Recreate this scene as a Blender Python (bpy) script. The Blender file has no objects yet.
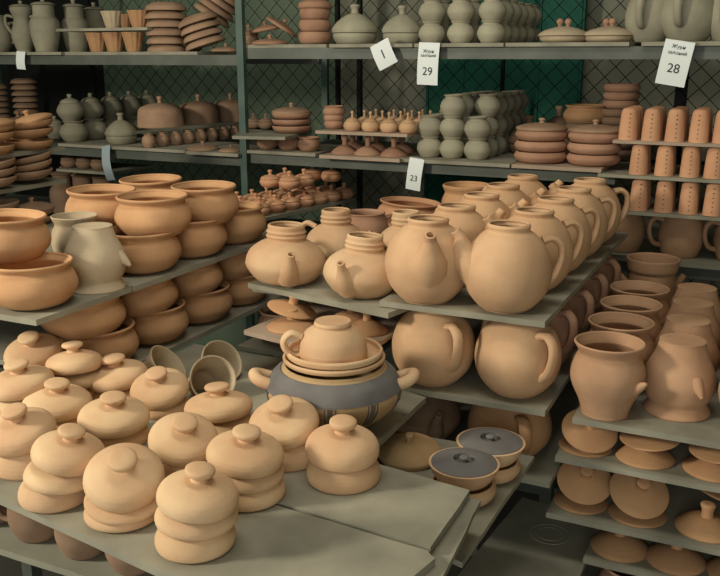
import bpy, bmesh, math, random
from mathutils import Vector, Matrix
random.seed(7)
C = bpy.context.scene.collection
R = math.radians
# ------------------------------------------------------------------ camera model
H, F, PIT, YW = 1.6, 870.0, R(14.87), R(25.5)
FW = Vector((-math.sin(YW)*math.cos(PIT), math.cos(YW)*math.cos(PIT), -math.sin(PIT)))
RT = Vector((math.cos(YW), math.sin(YW), 0))
UP = RT.cross(FW)
CAM = Vector((0, 0, H))
def ray(px, py): return FW + RT*((px-360)/F) + UP*(-(py-288)/F)
def at(px, py, z):                     # point of a horizontal surface at height z
    r = ray(px, py); return CAM + r*((z-H)/r.z)
def atY(px, py, Y):                    # point of the upright plane at distance Y
    r = ray(px, py); return CAM + r*(Y/r.y)
def away(p, d):
    v = Vector((p.x, p.y, 0)).normalized(); return p + v*d
def on(px, pyb, z, rb): return away(at(px, pyb, z), rb)   # centre of a foot whose near rim is at that point
def xat(px, Y):                        # X where a column of the view meets depth Y (at shelf height)
    r = ray(px, 150); return r.x*Y/r.y

# ------------------------------------------------------------------ materials
MATS = {}
def lin(c): return tuple((v/255/12.92 if v/255 <= .04045 else ((v/255+.055)/1.055)**2.4) for v in c)
def clay(name, c1, c2, rough=.85, bump=.12, rings=True, nscale=14, dust=None):
    m = bpy.data.materials.new(name); m.use_nodes = True
    n = m.node_tree.nodes; l = m.node_tree.links; b = n['Principled BSDF']
    b.inputs['Roughness'].default_value = rough
    b.inputs['Specular IOR Level'].default_value = .25
    tc = n.new('ShaderNodeTexCoord'); oi = n.new('ShaderNodeObjectInfo')
    off = n.new('ShaderNodeVectorMath'); off.operation = 'ADD'
    sc = n.new('ShaderNodeMath'); sc.operation = 'MULTIPLY'; sc.inputs[1].default_value = 30
    l.new(oi.outputs['Random'], sc.inputs[0])
    l.new(tc.outputs['Object'], off.inputs[0]); l.new(sc.outputs[0], off.inputs[1])
    nz = n.new('ShaderNodeTexNoise'); nz.inputs['Scale'].default_value = nscale; nz.inputs['Detail'].default_value = 4
    l.new(off.outputs[0], nz.inputs['Vector'])
    cr = n.new('ShaderNodeValToRGB'); cr.color_ramp.elements[0].position = .35; cr.color_ramp.elements[1].position = .68
    cr.color_ramp.elements[0].color = (*lin(c1), 1); cr.color_ramp.elements[1].color = (*lin(c2), 1)
    l.new(nz.outputs['Fac'], cr.inputs[0])
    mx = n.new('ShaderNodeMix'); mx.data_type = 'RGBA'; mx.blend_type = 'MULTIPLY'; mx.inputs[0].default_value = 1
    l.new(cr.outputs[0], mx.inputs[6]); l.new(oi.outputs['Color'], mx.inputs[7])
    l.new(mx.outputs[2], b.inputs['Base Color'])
    n2 = n.new('ShaderNodeTexNoise'); n2.inputs['Scale'].default_value = 160; n2.inputs['Detail'].default_value = 2
    l.new(off.outputs[0], n2.inputs['Vector'])
    last = n2.outputs['Fac']
    if rings:
        w = n.new('ShaderNodeTexWave'); w.wave_type = 'BANDS'; w.bands_direction = 'Z'
        w.inputs['Scale'].default_value = 55; w.inputs['Distortion'].default_value = 1.2; w.inputs['Detail'].default_value = 1
        l.new(tc.outputs['Object'], w.inputs['Vector'])
        a = n.new('ShaderNodeMath'); a.operation = 'MULTIPLY_ADD'; a.inputs[1].default_value = .5
        l.new(w.outputs['Fac'], a.inputs[0]); l.new(last, a.inputs[2]); last = a.outputs[0]
    bp = n.new('ShaderNodeBump'); bp.inputs['Strength'].default_value = bump; bp.inputs['Distance'].default_value = .002
    l.new(last, bp.inputs['Height']); l.new(bp.outputs[0], b.inputs['Normal'])
    MATS[name] = m; return m
def plain(name, c, rough=.7, metal=0, c2=None, nscale=6, bump=0):
    m = bpy.data.materials.new(name); m.use_nodes = True
    n = m.node_tree.nodes; l = m.node_tree.links; b = n['Principled BSDF']
    b.inputs['Roughness'].default_value = rough; b.inputs['Metallic'].default_value = metal
    b.inputs['Specular IOR Level'].default_value = .3
    tc = n.new('ShaderNodeTexCoord')
    nz = n.new('ShaderNodeTexNoise'); nz.inputs['Scale'].default_value = nscale; nz.inputs['Detail'].default_value = 6
    l.new(tc.outputs['Object'], nz.inputs['Vector'])
    cr = n.new('ShaderNodeValToRGB'); cr.color_ramp.elements[0].position = .35; cr.color_ramp.elements[1].position = .7
    cr.color_ramp.elements[0].color = (*lin(c), 1); cr.color_ramp.elements[1].color = (*lin(c2 or c), 1)
    l.new(nz.outputs['Fac'], cr.inputs[0]); l.new(cr.outputs[0], b.inputs['Base Color'])
    if bump:
        bp = n.new('ShaderNodeBump'); bp.inputs['Strength'].default_value = bump; bp.inputs['Distance'].default_value = .003
        l.new(nz.outputs['Fac'], bp.inputs['Height']); l.new(bp.outputs[0], b.inputs['Normal'])
    MATS[name] = m; return m
clay('tan', (196, 156, 116), (212, 172, 130))
clay('lid', (206, 165, 124), (224, 190, 146), nscale=9)
clay('bowl', (188, 142, 100), (204, 158, 112))
clay('jar', (176, 136, 102), (192, 152, 116))
clay('pink', (170, 128, 100), (188, 146, 116))
clay('brown', (140, 112, 88), (160, 130, 102))
clay('grey', (146, 140, 118), (164, 158, 132))
clay('pale', (190, 170, 138), (206, 186, 152))
clay('orange', (198, 146, 108), (212, 162, 122))
clay('slip', (104, 100, 96), (122, 118, 112), rings=False)
clay('slipstripe', (96, 92, 88), (112, 106, 98), rings=False)
clay('casserole', (176, 146, 104), (192, 160, 116), rings=False)
plain('board', (128, 124, 106), .9, 0, (162, 156, 134), 7, .35)
plain('board_dark', (128, 126, 108), .9, 0, (148, 144, 124), 9, .25)
plain('boardpink', (160, 140, 118), .9, 0, (178, 156, 132), 9, .2)
plain('rail', (84, 88, 78), .55, .2, (100, 102, 92), 12)
plain('railgreen', (70, 88, 78), .5, .2, (84, 100, 90), 12)
plain('dark', (22, 23, 20), .8)
plain('paper', (226, 230, 222), .8)
plain('bluepaper', (150, 164, 166), .8)
plain('ink', (60, 62, 60), .8)
plain('wire', (34, 38, 32), .5, .4)
plain('green', (22, 84, 66), .7, 0, (28, 94, 74), 2)
plain('wall', (128, 128, 110), .9, 0, (146, 144, 124), 2.2, .1)
plain('wallgreen', (104, 120, 98), .9, 0, (122, 136, 112), 2.2, .1)
plain('floor', (70, 68, 60), .9, 0, (86, 82, 72), 3, .2)
plain('holes', (92, 52, 30), .95)  # dark colour in place of the shade inside the canister holes

# ------------------------------------------------------------------ mesh building
def newbm(): return bmesh.new()
def finish(bm, name, mats, ang=38):
    me = bpy.data.meshes.new(name)
    bmesh.ops.recalc_face_normals(bm, faces=bm.faces)
    bm.to_mesh(me); bm.free()
    for m in (mats if isinstance(mats, (list, tuple)) else [mats]): me.materials.append(MATS[m])
    me.shade_smooth(); me.set_sharp_from_angle(angle=R(ang))
    return me
def smooth(pts, k=4):                   # Catmull-Rom through the control points
    out = []
    for i in range(len(pts)-1):
        p0 = pts[max(i-1, 0)]; p1 = pts[i]; p2 = pts[i+1]; p3 = pts[min(i+2, len(pts)-1)]
        for j in range(k):
            t = j/k
            out.append(tuple(.5*((2*b)+(-a+c)*t+(2*a-5*b+4*c-d)*t*t+(-a+3*b-3*c+d)*t**3) for a, b, c, d in zip(p0, p1, p2, p3)))
    out.append(pts[-1]); return out
def lathe(bm, prof, seg=40, mat=0, mod=None, cx=0, cy=0):
    rings = []
    for r, z in prof:
        if r < 1e-5: rings.append([bm.verts.new((cx, cy, z))]); continue
        rings.append([bm.verts.new((cx + r*(mod(i/seg*2*math.pi, z) if mod else 1)*math.cos(i/seg*2*math.pi),
                                    cy + r*(mod(i/seg*2*math.pi, z) if mod else 1)*math.sin(i/seg*2*math.pi), z)) for i in range(seg)])
    for a, b in zip(rings[:-1], rings[1:]):
        for i in range(seg):
            j = (i+1) % seg
            if len(a) == 1 and len(b) == 1: continue
            if len(a) == 1: f = bm.faces.new((a[0], b[j], b[i]))
            elif len(b) == 1: f = bm.faces.new((a[i], a[j], b[0]))
            else: f = bm.faces.new((a[i], a[j], b[j], b[i]))
            f.material_index = mat
def tube(bm, pts, radii, seg=12, flat=1.0, hollow=False, mat=0):
    pts = [Vector(p) for p in pts]
    n = len(pts); rings = []
    side0 = None
    rr = [radii]*n if not isinstance(radii, (list, tuple)) else list(radii)
    def ring(p, t, r):
        nonlocal side0
        up = Vector((0, 1, 0)) if side0 is None else side0
        s = (up - t*up.dot(t)).normalized(); side0 = s; u = t.cross(s)
        return [bm.verts.new(p + s*(math.cos(a)*r*flat) + u*(math.sin(a)*r)) for a in [k/seg*2*math.pi for k in range(seg)]]
    for i, p in enumerate(pts):
        t = (pts[min(i+1, n-1)] - pts[max(i-1, 0)]).normalized()
        rings.append(ring(p, t, rr[i]))
    if hollow:
        t = (pts[-1]-pts[-2]).normalized()
        rings.append(ring(pts[-1]+t*.001, t, rr[-1]*.72)); rings.append(ring(pts[-1]-t*.014, t, rr[-1]*.6))
    for a, b in zip(rings[:-1], rings[1:]):
        for i in range(seg):
            j = (i+1) % seg; f = bm.faces.new((a[i], a[j], b[j], b[i])); f.material_index = mat
    bm.faces.new(rings[0]); bm.faces.new(rings[-1])
def sweep(ctrl, radii, k=6, **kw):
    pts = smooth(ctrl, k)
    if isinstance(radii, (list, tuple)):
        rs = [x[0] for x in smooth([(r,) for r in radii], k)]
    else: rs = radii
    bm = newbm(); tube(bm, pts, rs, **kw); return bm
def box(bm, x0, x1, y0, y1, z0, z1, mat=0):
    v = [bm.verts.new((x, y, z)) for z in (z0, z1) for x, y in ((x0, y0), (x1, y0), (x1, y1), (x0, y1))]
    for q in ((0,3,2,1),(4,5,6,7),(0,1,5,4),(1,2,6,5),(2,3,7,6),(3,0,4,7)):
        f = bm.faces.new([v[i] for i in q]); f.material_index = mat
def lat(prof, mat, name='body', k=4, seg=40, mod=None, ang=38):
    bm = newbm(); lathe(bm, smooth(prof, k) if k else prof, seg, 0, mod); return (name, finish(bm, name, mat, ang))

# profiles (metres) ---------------------------------------------------------
def open_pot(outer, wall=.005):         # outer (r,z) from the foot's edge up to the lip -> closed hollow profile
    inner = [(max(r-wall, .004), z) for r, z in outer[1:]][::-1]
    inner = [(r, max(z, wall+.002)) for r, z in inner]
    lip = outer[-1]
    return [(0, 0), (outer[0][0]*.9, 0)] + outer + [(lip[0]-wall*.5, lip[1]+wall*.45)] + inner + [(0, wall+.002)]
KINDS = {}
def kind(f): KINDS[f.__name__] = f; return f
CACHE = {}
@kind
def teapot(m):
    b = lat(open_pot([(.045, .002), (.055, .009), (.0745, .036), (.083, .07), (.0805, .1), (.069, .13), (.051, .151), (.0415, .158), (.0395, .162), (.041, .168), (.0395, .171)]), m, 'body')
    h = finish(sweep([(.064, 0, .138), (.083, 0, .142), (.099, 0, .128), (.101, 0, .1), (.091, 0, .07), (.074, 0, .052)], [.009, .0075, .007, .007, .008, .010], flat=1.5), 'handle', m)
    s = finish(sweep([(-.050, 0, .07), (-.072, 0, .095), (-.085, 0, .125), (-.090, 0, .145), (-.1, 0, .158)], [.038, .032, .019, .012, .0095], hollow=True, flat=1.1), 'spout', m)
    return [b, ('handle', h), ('spout', s)]
@kind
def squat_teapot(m):
    b = lat(open_pot([(.05, .002), (.066, .008), (.086, .034), (.088, .052), (.078, .075), (.055, .092), (.043, .097), (.0415, .101), (.0445, .106), (.0415, .111), (.044, .116), (.0405, .120), (.041, .127), (.040, .13)]), m, 'body', 3)
    s = finish(sweep([(.06, 0, .03), (.082, 0, .045), (.098, 0, .07), (.106, 0, .085)], [.03, .021, .0105, .009], hollow=True), 'spout', m)
    h = finish(sweep([(-.06, 0, .088), (-.088, 0, .096), (-.108, 0, .08), (-.106, 0, .055), (-.083, 0, .035)], .0065, flat=1.4), 'handle', m)
    return [b, ('spout', s), ('handle', h)]
@kind
def cooking_bowl(m):
    return [lat(open_pot([(.052, .002), (.07, .008), (.09, .032), (.0935, .05), (.088, .07), (.080, .082), (.0785, .087), (.086, .096), (.087, .1)], .006), m, 'body')]
@kind
def jar(m):
    b = lat(open_pot([(.046, .002), (.047, .008), (.054, .03), (.068, .06), (.0725, .085), (.067, .11), (.0595, .124), (.059, .129), (.066, .141), (.068, .146)], .005), m, 'body')
    s = finish(sweep([(.060, 0, .065), (.078, 0, .078), (.089, 0, .086)], [.014, .009, .003], flat=1.0), 'lug', m)
    return [b, ('lug', s)]
@kind
def turned_jar(m):                      # the same jar standing on its mouth
    b = lat([(r, .148-z) for r, z in open_pot([(.046, .002), (.047, .008), (.054, .03), (.068, .06), (.0725, .085), (.067, .11), (.0595, .124), (.059, .129), (.066, .141), (.068, .146)], .005)], m, 'body')
    s = finish(sweep([(.060, 0, .083), (.078, 0, .066), (.089, 0, .056)], [.014, .009, .003]), 'lug', m)
    return [b, ('lug', s)]
@kind
def lug_pot(m):
    b = lat(open_pot([(.05, .002), (.055, .02), (.06, .08), (.058, .118), (.056, .123), (.063, .13), (.066, .148), (.068, .16)], .005), m, 'body')
    r = []
    for s in (-1, 1):
        r.append(('lug', finish(sweep([(s*.052, 0, .075), (s*.07, 0, .095), (s*.085, 0, .115)], [.014, .011, .007]), 'lug', m)))
    return [b] + r
@kind
def knobbed_lid(m):
    b = lat([(0, .026), (.03, .023), (.052, .013), (.056, .0), (.0605, 0), (.0635, .005), (.063, .014), (.056, .0235), (.038, .0305), (.015, .0345), (0, .035)], m, 'dome', 4, 44)
    k = lat([(0, .030), (.0145, .032), (.0125, .038), (.0165, .0425), (.0225, .0455), (.0235, .049), (.0215, .0525), (.010, .0545), (0, .0545)], m, 'knob', 3, 32)
    return [b, ('knob', k[1])]
@kind
def clay_dish(m):                       # shallow rounded dish
    return [lat(open_pot([(.042, .0), (.054, .006), (.0605, .018), (.061, .026), (.058, .033), (.057, .036)], .005), m, 'body', 4, 44)]
@kind
def upturned_dish(m):                   # shallow dish lying rim down, rounded shoulder
    return [lat([(0, .031), (.04, .031), (.053, .02), (.0555, .0), (.0605, 0), (.0635, .006), (.063, .016), (.057, .028), (.047, .0345), (.02, .0372), (0, .0375)], m, 'body', 4, 44)]
@kind
def stemmed_lid(m):
    b = lat([(0, .010), (.03, .006), (.052, 0), (.056, .001), (.055, .006), (.04, .017), (.02, .026), (0, .029)], m, 'cone', 4)
    k = lat([(0, .02), (.012, .022), (.011, .03), (.0105, .04), (.013, .05), (.0135, .055), (.009, .058), (0, .058)], m, 'stem', 3, 24)
    return [b, ('stem', k[1])]
@kind
def round_pot(m):
    return [lat(open_pot([(.024, .0), (.03, .003), (.041, .022), (.042, .034), (.036, .050), (.027, .058), (.0265, .061), (.031, .067)], .004), m, 'body', 3, 28)]
@kind
def perforated_canister(m):
    bm = newbm()
    lathe(bm, smooth([(0, 0), (.024, 0), (.0255, .004), (.0245, .03), (.022, .07), (.019, .084), (.012, .09), (0, .0915)], 4), 28)
    for k in range(6):                  # upright row of holes: dark discs, the shade inside put into colour
        z = .012+.0125*k; r = .0257-(.003*(z/.08)); y = 0
        for a in (-64.5-0,):
            c = Vector((math.cos(R(a))*r, math.sin(R(a))*r, z)); u = Vector((-math.sin(R(a)), math.cos(R(a)), 0))
            ring0 = [bm.verts.new(c*1 + Vector((math.cos(R(a)), math.sin(R(a)), 0))*.0006 + u*(.0017*math.cos(q)) + Vector((0, 0, .0017*math.sin(q)))) for q in [i*math.pi/4 for i in range(8)]]
            ring1 = [bm.verts.new(v.co - Vector((math.cos(R(a)), math.sin(R(a)), 0))*.004) for v in ring0]
            f = bm.faces.new(ring0); f.material_index = 1
            for i in range(8): g = bm.faces.new((ring0[i], ring0[(i+1) % 8], ring1[(i+1) % 8], ring1[i])); g.material_index = 1
            g = bm.faces.new(ring1[::-1]); g.material_index = 1
    return [('body', finish(bm, 'canister', [m, 'holes']))]
@kind
def large_mug(m):
    b = lat(open_pot([(.055, .0), (.062, .006), (.074, .035), (.078, .06), (.074, .085), (.066, .105), (.063, .118), (.065, .124)], .005), m, 'body')
    h = finish(sweep([(-.062, 0, .103), (-.088, 0, .110), (-.108, 0, .095), (-.110, 0, .065), (-.095, 0, .038), (-.07, 0, .03)], .0075, flat=1.5), 'handle', m)
    return [b, ('handle', h)]
@kind
def teacup(m):                          # stands upside down
    o = [(.034, .0), (.036, .006), (.034, .01), (.05, .02), (.062, .036), (.066, .058), (.066, .078)]
    b = lat([(r, .08-z) for r, z in open_pot(o, .004)], m, 'body')
    h = finish(sweep([(-.060, 0, .05), (-.08, 0, .058), (-.094, 0, .044), (-.09, 0, .024), (-.074, 0, .012), (-.062, 0, .014)], .0068, flat=1.5), 'handle', m)
    return [b, ('handle', h)]
@kind
def round_mug(m):
    b = lat(open_pot([(.03, .0), (.036, .004), (.047, .03), (.046, .06), (.042, .09), (.044, .098)], .0035), m, 'body')
    h = finish(sweep([(-.04, 0, .078), (-.06, 0, .08), (-.07, 0, .06), (-.062, 0, .035), (-.044, 0, .026)], .005, flat=1.5), 'handle', m)
    return [b, ('handle', h)]
@kind
def flared_beaker(m):
    return [lat(open_pot([(.026, .0), (.03, .003), (.034, .02), (.036, .045), (.042, .07), (.049, .088)], .0035), m, 'body')]
@kind
def small_lidded_pot(m):
    b = lat([(0, 0), (.022, 0), (.03, .006), (.036, .018), (.034, .028), (.027, .033), (0, .034)], m, 'body', 3, 24)
    l = lat([(0, .033), (.030, .033), (.033, .035), (.028, .041), (.014, .047), (.006, .049), (.005, .056), (.008, .062), (.006, .067), (0, .068)], m, 'lid', 3, 24)
    return [b, ('lid', l[1])]
@kind
def knob_pot(m):                        # tiny pot with a tall stalk knob
    b = lat([(0, 0), (.02, 0), (.027, .006), (.031, .018), (.026, .03), (.02, .034), (0, .036)], m, 'body', 3, 20)
    l = lat([(0, .034), (.021, .034), (.022, .037), (.012, .043), (.0045, .046), (.0035, .056), (.006, .062), (.0035, .067), (0, .068)], m, 'lid', 3, 16)
    return [b, ('lid', l[1])]
@kind
def tall_jar(m):
    b = lat([(0, 0), (.038, 0), (.042, .01), (.052, .05), (.058, .09), (.057, .118), (.047, .136), (.042, .142), (.041, .18), (.043, .186), (0, .188)], m, 'body', 3, 32)
    l = lat([(0, .186), (.044, .186), (.044, .191), (.03, .197), (.011, .199), (.007, .203), (.010, .211), (.007, .217), (0, .218)], m, 'lid', 3, 28)
    return [b, ('lid', l[1])]
@kind
def handled_vase(m):
    b = lat([(0, 0), (.03, 0), (.032, .01), (.046, .05), (.048, .08), (.036, .12), (.034, .14), (.043, .165), (.044, .185), (0, .188)], m, 'body', 3, 32)
    l = lat([(0, .186), (.044, .186), (.044, .19), (.03, .196), (.011, .198), (.007, .202), (.010, .209), (0, .214)], m, 'lid', 3, 28)
    hs = [('handle', finish(sweep([(s*.036, 0, .145), (s*.066, 0, .15), (s*.07, 0, .12), (s*.055, 0, .09), (s*.044, 0, .075)], .0065, flat=1.3), 'handle', m)) for s in (-1, 1)]
    return [b, ('lid', l[1])] + hs
@kind
def fluted_planter(m):
    return [lat(open_pot([(.024, .0), (.026, .004), (.033, .03), (.040, .056), (.042, .062)], .004), m, 'body', 3, 64, mod=lambda a, z: 1+.035*math.cos(12*a)*min(1, z/.02+.2))]
@kind
def plate_lid(m):                       # wide shallow lid
    b = lat([(0, .011), (.04, .009), (.066, 0), (.071, 0), (.073, .004), (.071, .01), (.05, .018), (.02, .023), (0, .024)], m, 'plate', 4)
    k = lat([(0, .018), (.008, .02), (.0065, .028), (.0095, .034), (.008, .039), (0, .04)], m, 'knob', 3, 20)
    return [b, ('knob', k[1])]
@kind
def shallow_plate(m):
    return [lat(open_pot([(.045, .0), (.05, .002), (.068, .012), (.073, .022), (.0735, .026)], .005), m, 'body', 3)]
@kind
def dome_cover(m):
    b = lat([(0, .075), (.06, .06), (.082, 0), (.088, 0), (.089, .004), (.086, .05), (.076, .072), (.04, .086), (0, .09)], m, 'dome', 4)
    k = lat([(0, .08), (.010, .085), (.0075, .093), (.008, .1), (.011, .108), (.010, .115), (0, .118)], m, 'knob', 3, 20)
    return [b, ('knob', k[1])]
@kind
def sugar_bowl(m):
    b = lat([(0, 0), (.028, 0), (.034, .004), (.052, .03), (.052, .048), (.042, .066), (.034, .072), (0, .074)], m, 'body', 3, 32)
    l = lat([(0, .072), (.036, .072), (.038, .075), (.03, .083), (.012, .09), (.007, .093), (.010, .1), (.007, .106), (0, .107)], m, 'lid', 3, 24)
    return [b, ('lid', l[1])]
@kind
def lidded_dish(m):                     # big two-part covered dish
    b = lat([(0, 0), (.05, 0), (.064, .004), (.074, .018), (.074, .026), (.068, .03), (0, .032)], m, 'dish', 3)
    l = lat([(0, .03), (.07, .03), (.078, .034), (.077, .043), (.06, .06), (.032, .076), (.012, .082), (0, .083)], m, 'lid', 3)
    k = lat([(0, .08), (.013, .081), (.012, .092), (.017, .1), (.015, .105), (0, .106)], m, 'knob', 3, 20)
    return [b, ('lid', l[1]), ('knob', k[1], 'lid')]
@kind
def twin_knob_dish(m):
    b = lat([(0, 0), (.05, 0), (.068, .006), (.072, .016), (.066, .02), (0, .021)], m, 'dish', 3)
    l = lat([(0, .02), (.07, .02), (.076, .024), (.06, .036), (.02, .047), (0, .048)], m, 'lid', 3)
    r = [b, ('lid', l[1])]
    for s in (-1, 1):
        bm = newbm(); lathe(bm, smooth([(0, .044), (.006, .046), (.006, .051), (.0105, .058), (.0105, .064), (.006, .07), (0, .071)], 3), 18, cx=s*.0125)
        r.append(('knob', finish(bm, 'knob', 'pink'), 'lid'))
    return r
@kind
def ball_jug(m):
    b = lat(open_pot([(.04, .0), (.048, .004), (.07, .04), (.0745, .075), (.066, .115), (.048, .14), (.044, .15), (.046, .16)], .005), m, 'body')
    h = finish(sweep([(-.056, 0, .122), (-.082, 0, .13), (-.099, 0, .108), (-.098, 0, .075), (-.085, 0, .05), (-.068, 0, .042)], .0075, flat=1.4), 'handle', m)
    return [b, ('handle', h)]
@kind
def slip_dish(m):                       # dish with a grey slip top and sunken knob
    b = lat([(0, 0), (.036, 0), (.046, .006), (.054, .018), (.0575, .029), (.0575, .032), (.055, .033), (0, .031)], m, 'body', 3)
    t = lat([(0, .031), (.0555, .0322), (.0555, .0345), (.045, .038), (.028, .041), (.0185, .0412), (.0165, .033), (.010, .0335), (0, .034)], 'slip', 'slip_top', 0)
    k = lat([(0, .032), (.007, .033), (.006, .038), (.0085, .042), (.006, .0445), (0, .045)], 'slip', 'knob', 3, 16)
    return [b, ('slip_top', t[1]), ('knob', k[1], 'slip_top')]
@kind
def wide_dish(m):
    return [lat(open_pot([(.06, .0), (.07, .003), (.094, .012), (.098, .02), (.098, .024)], .007), m, 'body', 3, 48)]

def rotm(rot, tilt, tdir):
    m = Matrix.Rotation(R(rot)+YW, 4, 'Z')
    if tilt:
        d = R(tdir)+YW; ax = Vector((-math.sin(d), math.cos(d), 0)); m = Matrix.Rotation(R(tilt), 4, ax) @ m
    return m
ALL = []
def make(k, p, label, cat, group=None, m='tan', rot=0, tilt=0, tdir=0, s=1, sz=None, v=1, name=None, flip=False, jit=True):
    """one thing of kind k at p; rot / tdir are headings in the view (0 = to the right, 90 = away)"""
    key = (k, m)
    if key not in CACHE: CACHE[key] = KINDS[k](m)
    parts = CACHE[key]; sz = sz or s
    if jit: s *= random.uniform(.985, 1.015); v *= random.uniform(.95, 1.03)
    nm = name or k
    if len(parts) == 1: o = bpy.data.objects.new(nm, parts[0][1])
    else: o = bpy.data.objects.new(nm, None); o.empty_display_size = .02
    C.objects.link(o)
    rm = rotm(rot, tilt, tdir)
    if flip: rm = rm @ Matrix.Rotation(math.pi, 4, 'X')
    o.matrix_world = Matrix.Translation(Vector(p)) @ rm @ Matrix.Diagonal((s, s, sz, 1))
    o['label'] = label; o['category'] = cat
    if group: o['group'] = group
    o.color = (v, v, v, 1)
    if len(parts) > 1:
        byname = {}
        for part in parts:
            pn, me = part[0], part[1]
            c = bpy.data.objects.new(pn, me); C.objects.link(c); c.color = (v, v, v, 1)
            c.parent = byname[part[2]] if len(part) > 2 else o
            byname[pn] = c
    ALL.append(o); return o
def obj(name, bm, mats, parent=None, label=None, cat=None, group=None, kind_=None, ang=38):
    o = bpy.data.objects.new(name, finish(bm, name, mats, ang)); C.objects.link(o)
    if parent: o.parent = parent
    if label: o['label'] = label
    if cat: o['category'] = cat
    if group: o['group'] = group
    if kind_: o['kind'] = kind_
    return o
def V3(x, y, z): return Vector((x, y, z))

def board(corners, ztop, label, t=.011, m='board', group=None, name='shelf_board'):
    """flat fireclay board from its four plan corners, slightly worn outline"""
    bm = newbm(); pts = []
    n = len(corners)
    for i in range(n):
        a = Vector(corners[i]); b = Vector(corners[(i+1) % n]); d = (b-a); L = d.length; k = max(2, int(L/.05))
        nn = Vector((-d.y, d.x)).normalized()
        for j in range(k):
            q = a + d*(j/k) + nn*(random.uniform(-.0012, .0012) if j else 0)
            pts.append(q)
    cx = sum(p.x for p in pts)/len(pts); cy = sum(p.y for p in pts)/len(pts)
    lo = [bm.verts.new((p.x-cx, p.y-cy, -t)) for p in pts]; hi = [bm.verts.new((p.x-cx, p.y-cy, 0)) for p in pts]
    bm.faces.new(lo[::-1]); top = bm.faces.new(hi)
    for i in range(len(pts)):
        j = (i+1) % len(pts); bm.faces.new((lo[i], lo[j], hi[j], hi[i]))
    o = obj(name, bm, m, None, label, 'board', group, ang=30)
    o.location = (cx, cy, ztop); return o
def rect(x0, x1, y0, y1): return [(x0, y0), (x1, y0), (x1, y1), (x0, y1)]
def rrect(cx, cy, w, d, a):
    c, s = math.cos(R(a)), math.sin(R(a))
    return [(cx+x*c-y*s, cy+x*s+y*c) for x, y in ((-w/2, -d/2), (w/2, -d/2), (w/2, d/2), (-w/2, d/2))]

# =================================================================== THE ROOM
def struct(name, bm, m): o = obj(name, bm, m); o['kind'] = 'structure'; return o
bm = newbm(); box(bm, -4.4, 1.4, -2.2, 3.75, -.1, 0); struct('floor', bm, 'floor')
bm = newbm(); box(bm, -4.4, 1.4, -2.2, 3.75, 2.9, 3.0); struct('ceiling', bm, 'wall')
bm = newbm(); box(bm, -1.83, 1.4, 3.6, 3.7, 0, 2.9); struct('wall_back', bm, 'wall')
bm = newbm(); box(bm, -3.18, -1.83, 3.6, 3.7, 0, 2.9); struct('wall_back_left', bm, 'wallgreen')
bm = newbm(); box(bm, -4.4, -3.18, 3.6, 3.7, 0, 2.9); struct('dark_opening_1', bm, 'dark')  # panel for the unlit opening, its darkness put into the colour
bm = newbm(); box(bm, -4.5, -4.4, -2.2, 3.75, 0, 2.9); struct('wall_left', bm, 'wallgreen')
bm = newbm(); box(bm, 1.4, 1.5, -2.2, 3.75, 0, 2.9); struct('wall_right', bm, 'wall')
bm = newbm()
box(bm, -1.36, -.72, 3.50, 3.53, .3, 2.3)
for i in range(5): box(bm, -1.36+.155*i, -1.35+.155*i, 3.494, 3.5, .3, 2.3)
obj('wall_panel', bm, 'green', None, 'dark green panel behind the wire mesh, right of the centre', 'panel')

# chain-link mesh with its frame
r = bpy.data.objects.new('chain_link_fence', None); C.objects.link(r); r.location = (-1.5, 3.3, .6)
r['label'] = 'dark chain-link wire mesh screen behind the back shelves'; r['category'] = 'fence'
bm = newbm(); cell = .072; x0, x1, z0, z1 = -1.62, 1.6, 0, 1.5; wr = .0014
def wire(bm, a, b, r_=wr):
    a = Vector(a); b = Vector(b); t = (b-a).normalized(); s = t.cross(Vector((0, 1, 0))).normalized()*r_; u = Vector((0, r_, 0))
    A = [bm.verts.new(a+q) for q in (s, u, -s, -u)]; B = [bm.verts.new(b+q) for q in (s, u, -s, -u)]
    for i in range(4): bm.faces.new((A[i], A[(i+1) % 4], B[(i+1) % 4], B[i]))
hh = z1-z0; k = 0
q = x0-hh
while q < x1:
    for sgn, yo in ((1, 0), (-1, .003)):
        xa, xb = (q, q+hh) if sgn > 0 else (q+hh, q)
        za, zb = z0, z1
        # clip to the frame
        def clip(xa, za, xb, zb):
            for lim, lo in ((x0, True), (x1, False)):
                if lo:
                    if xa < lim and xb < lim: return None
                    if xa < lim: t = (lim-xa)/(xb-xa); xa, za = lim, za+t*(zb-za)
                    if xb < lim: t = (lim-xa)/(xb-xa); xb, zb = lim, za+t*(zb-za)
                else:
                    if xa > lim and xb > lim: return None
                    if xa > lim: t = (lim-xa)/(xb-xa); xa, za = lim, za+t*(zb-za)
                    if xb > lim: t = (lim-xa)/(xb-xa); xb, zb = lim, za+t*(zb-za)
            return xa, za, xb, zb
        c = clip(xa, za, xb, zb)
        if c and abs(c[1]-c[3]) > .01: wire(bm, (c[0], yo, c[1]), (c[2], yo, c[3]))
    q += cell
obj('wire_mesh', bm, 'wire', r)
for x, w in ((-1.50, .018), (-.185, .016), (-.085, .018), (.52, .012), (1.17, .04)):
    bm = newbm(); box(bm, x-w/2, x+w/2, .01, .03, -.6, 1.6); obj('fence_post', bm, 'dark', r)
bm = newbm(); box(bm, -1.62, 1.6, .008, .02, .62, .64); obj('fence_rail', bm, 'dark', r)

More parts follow.
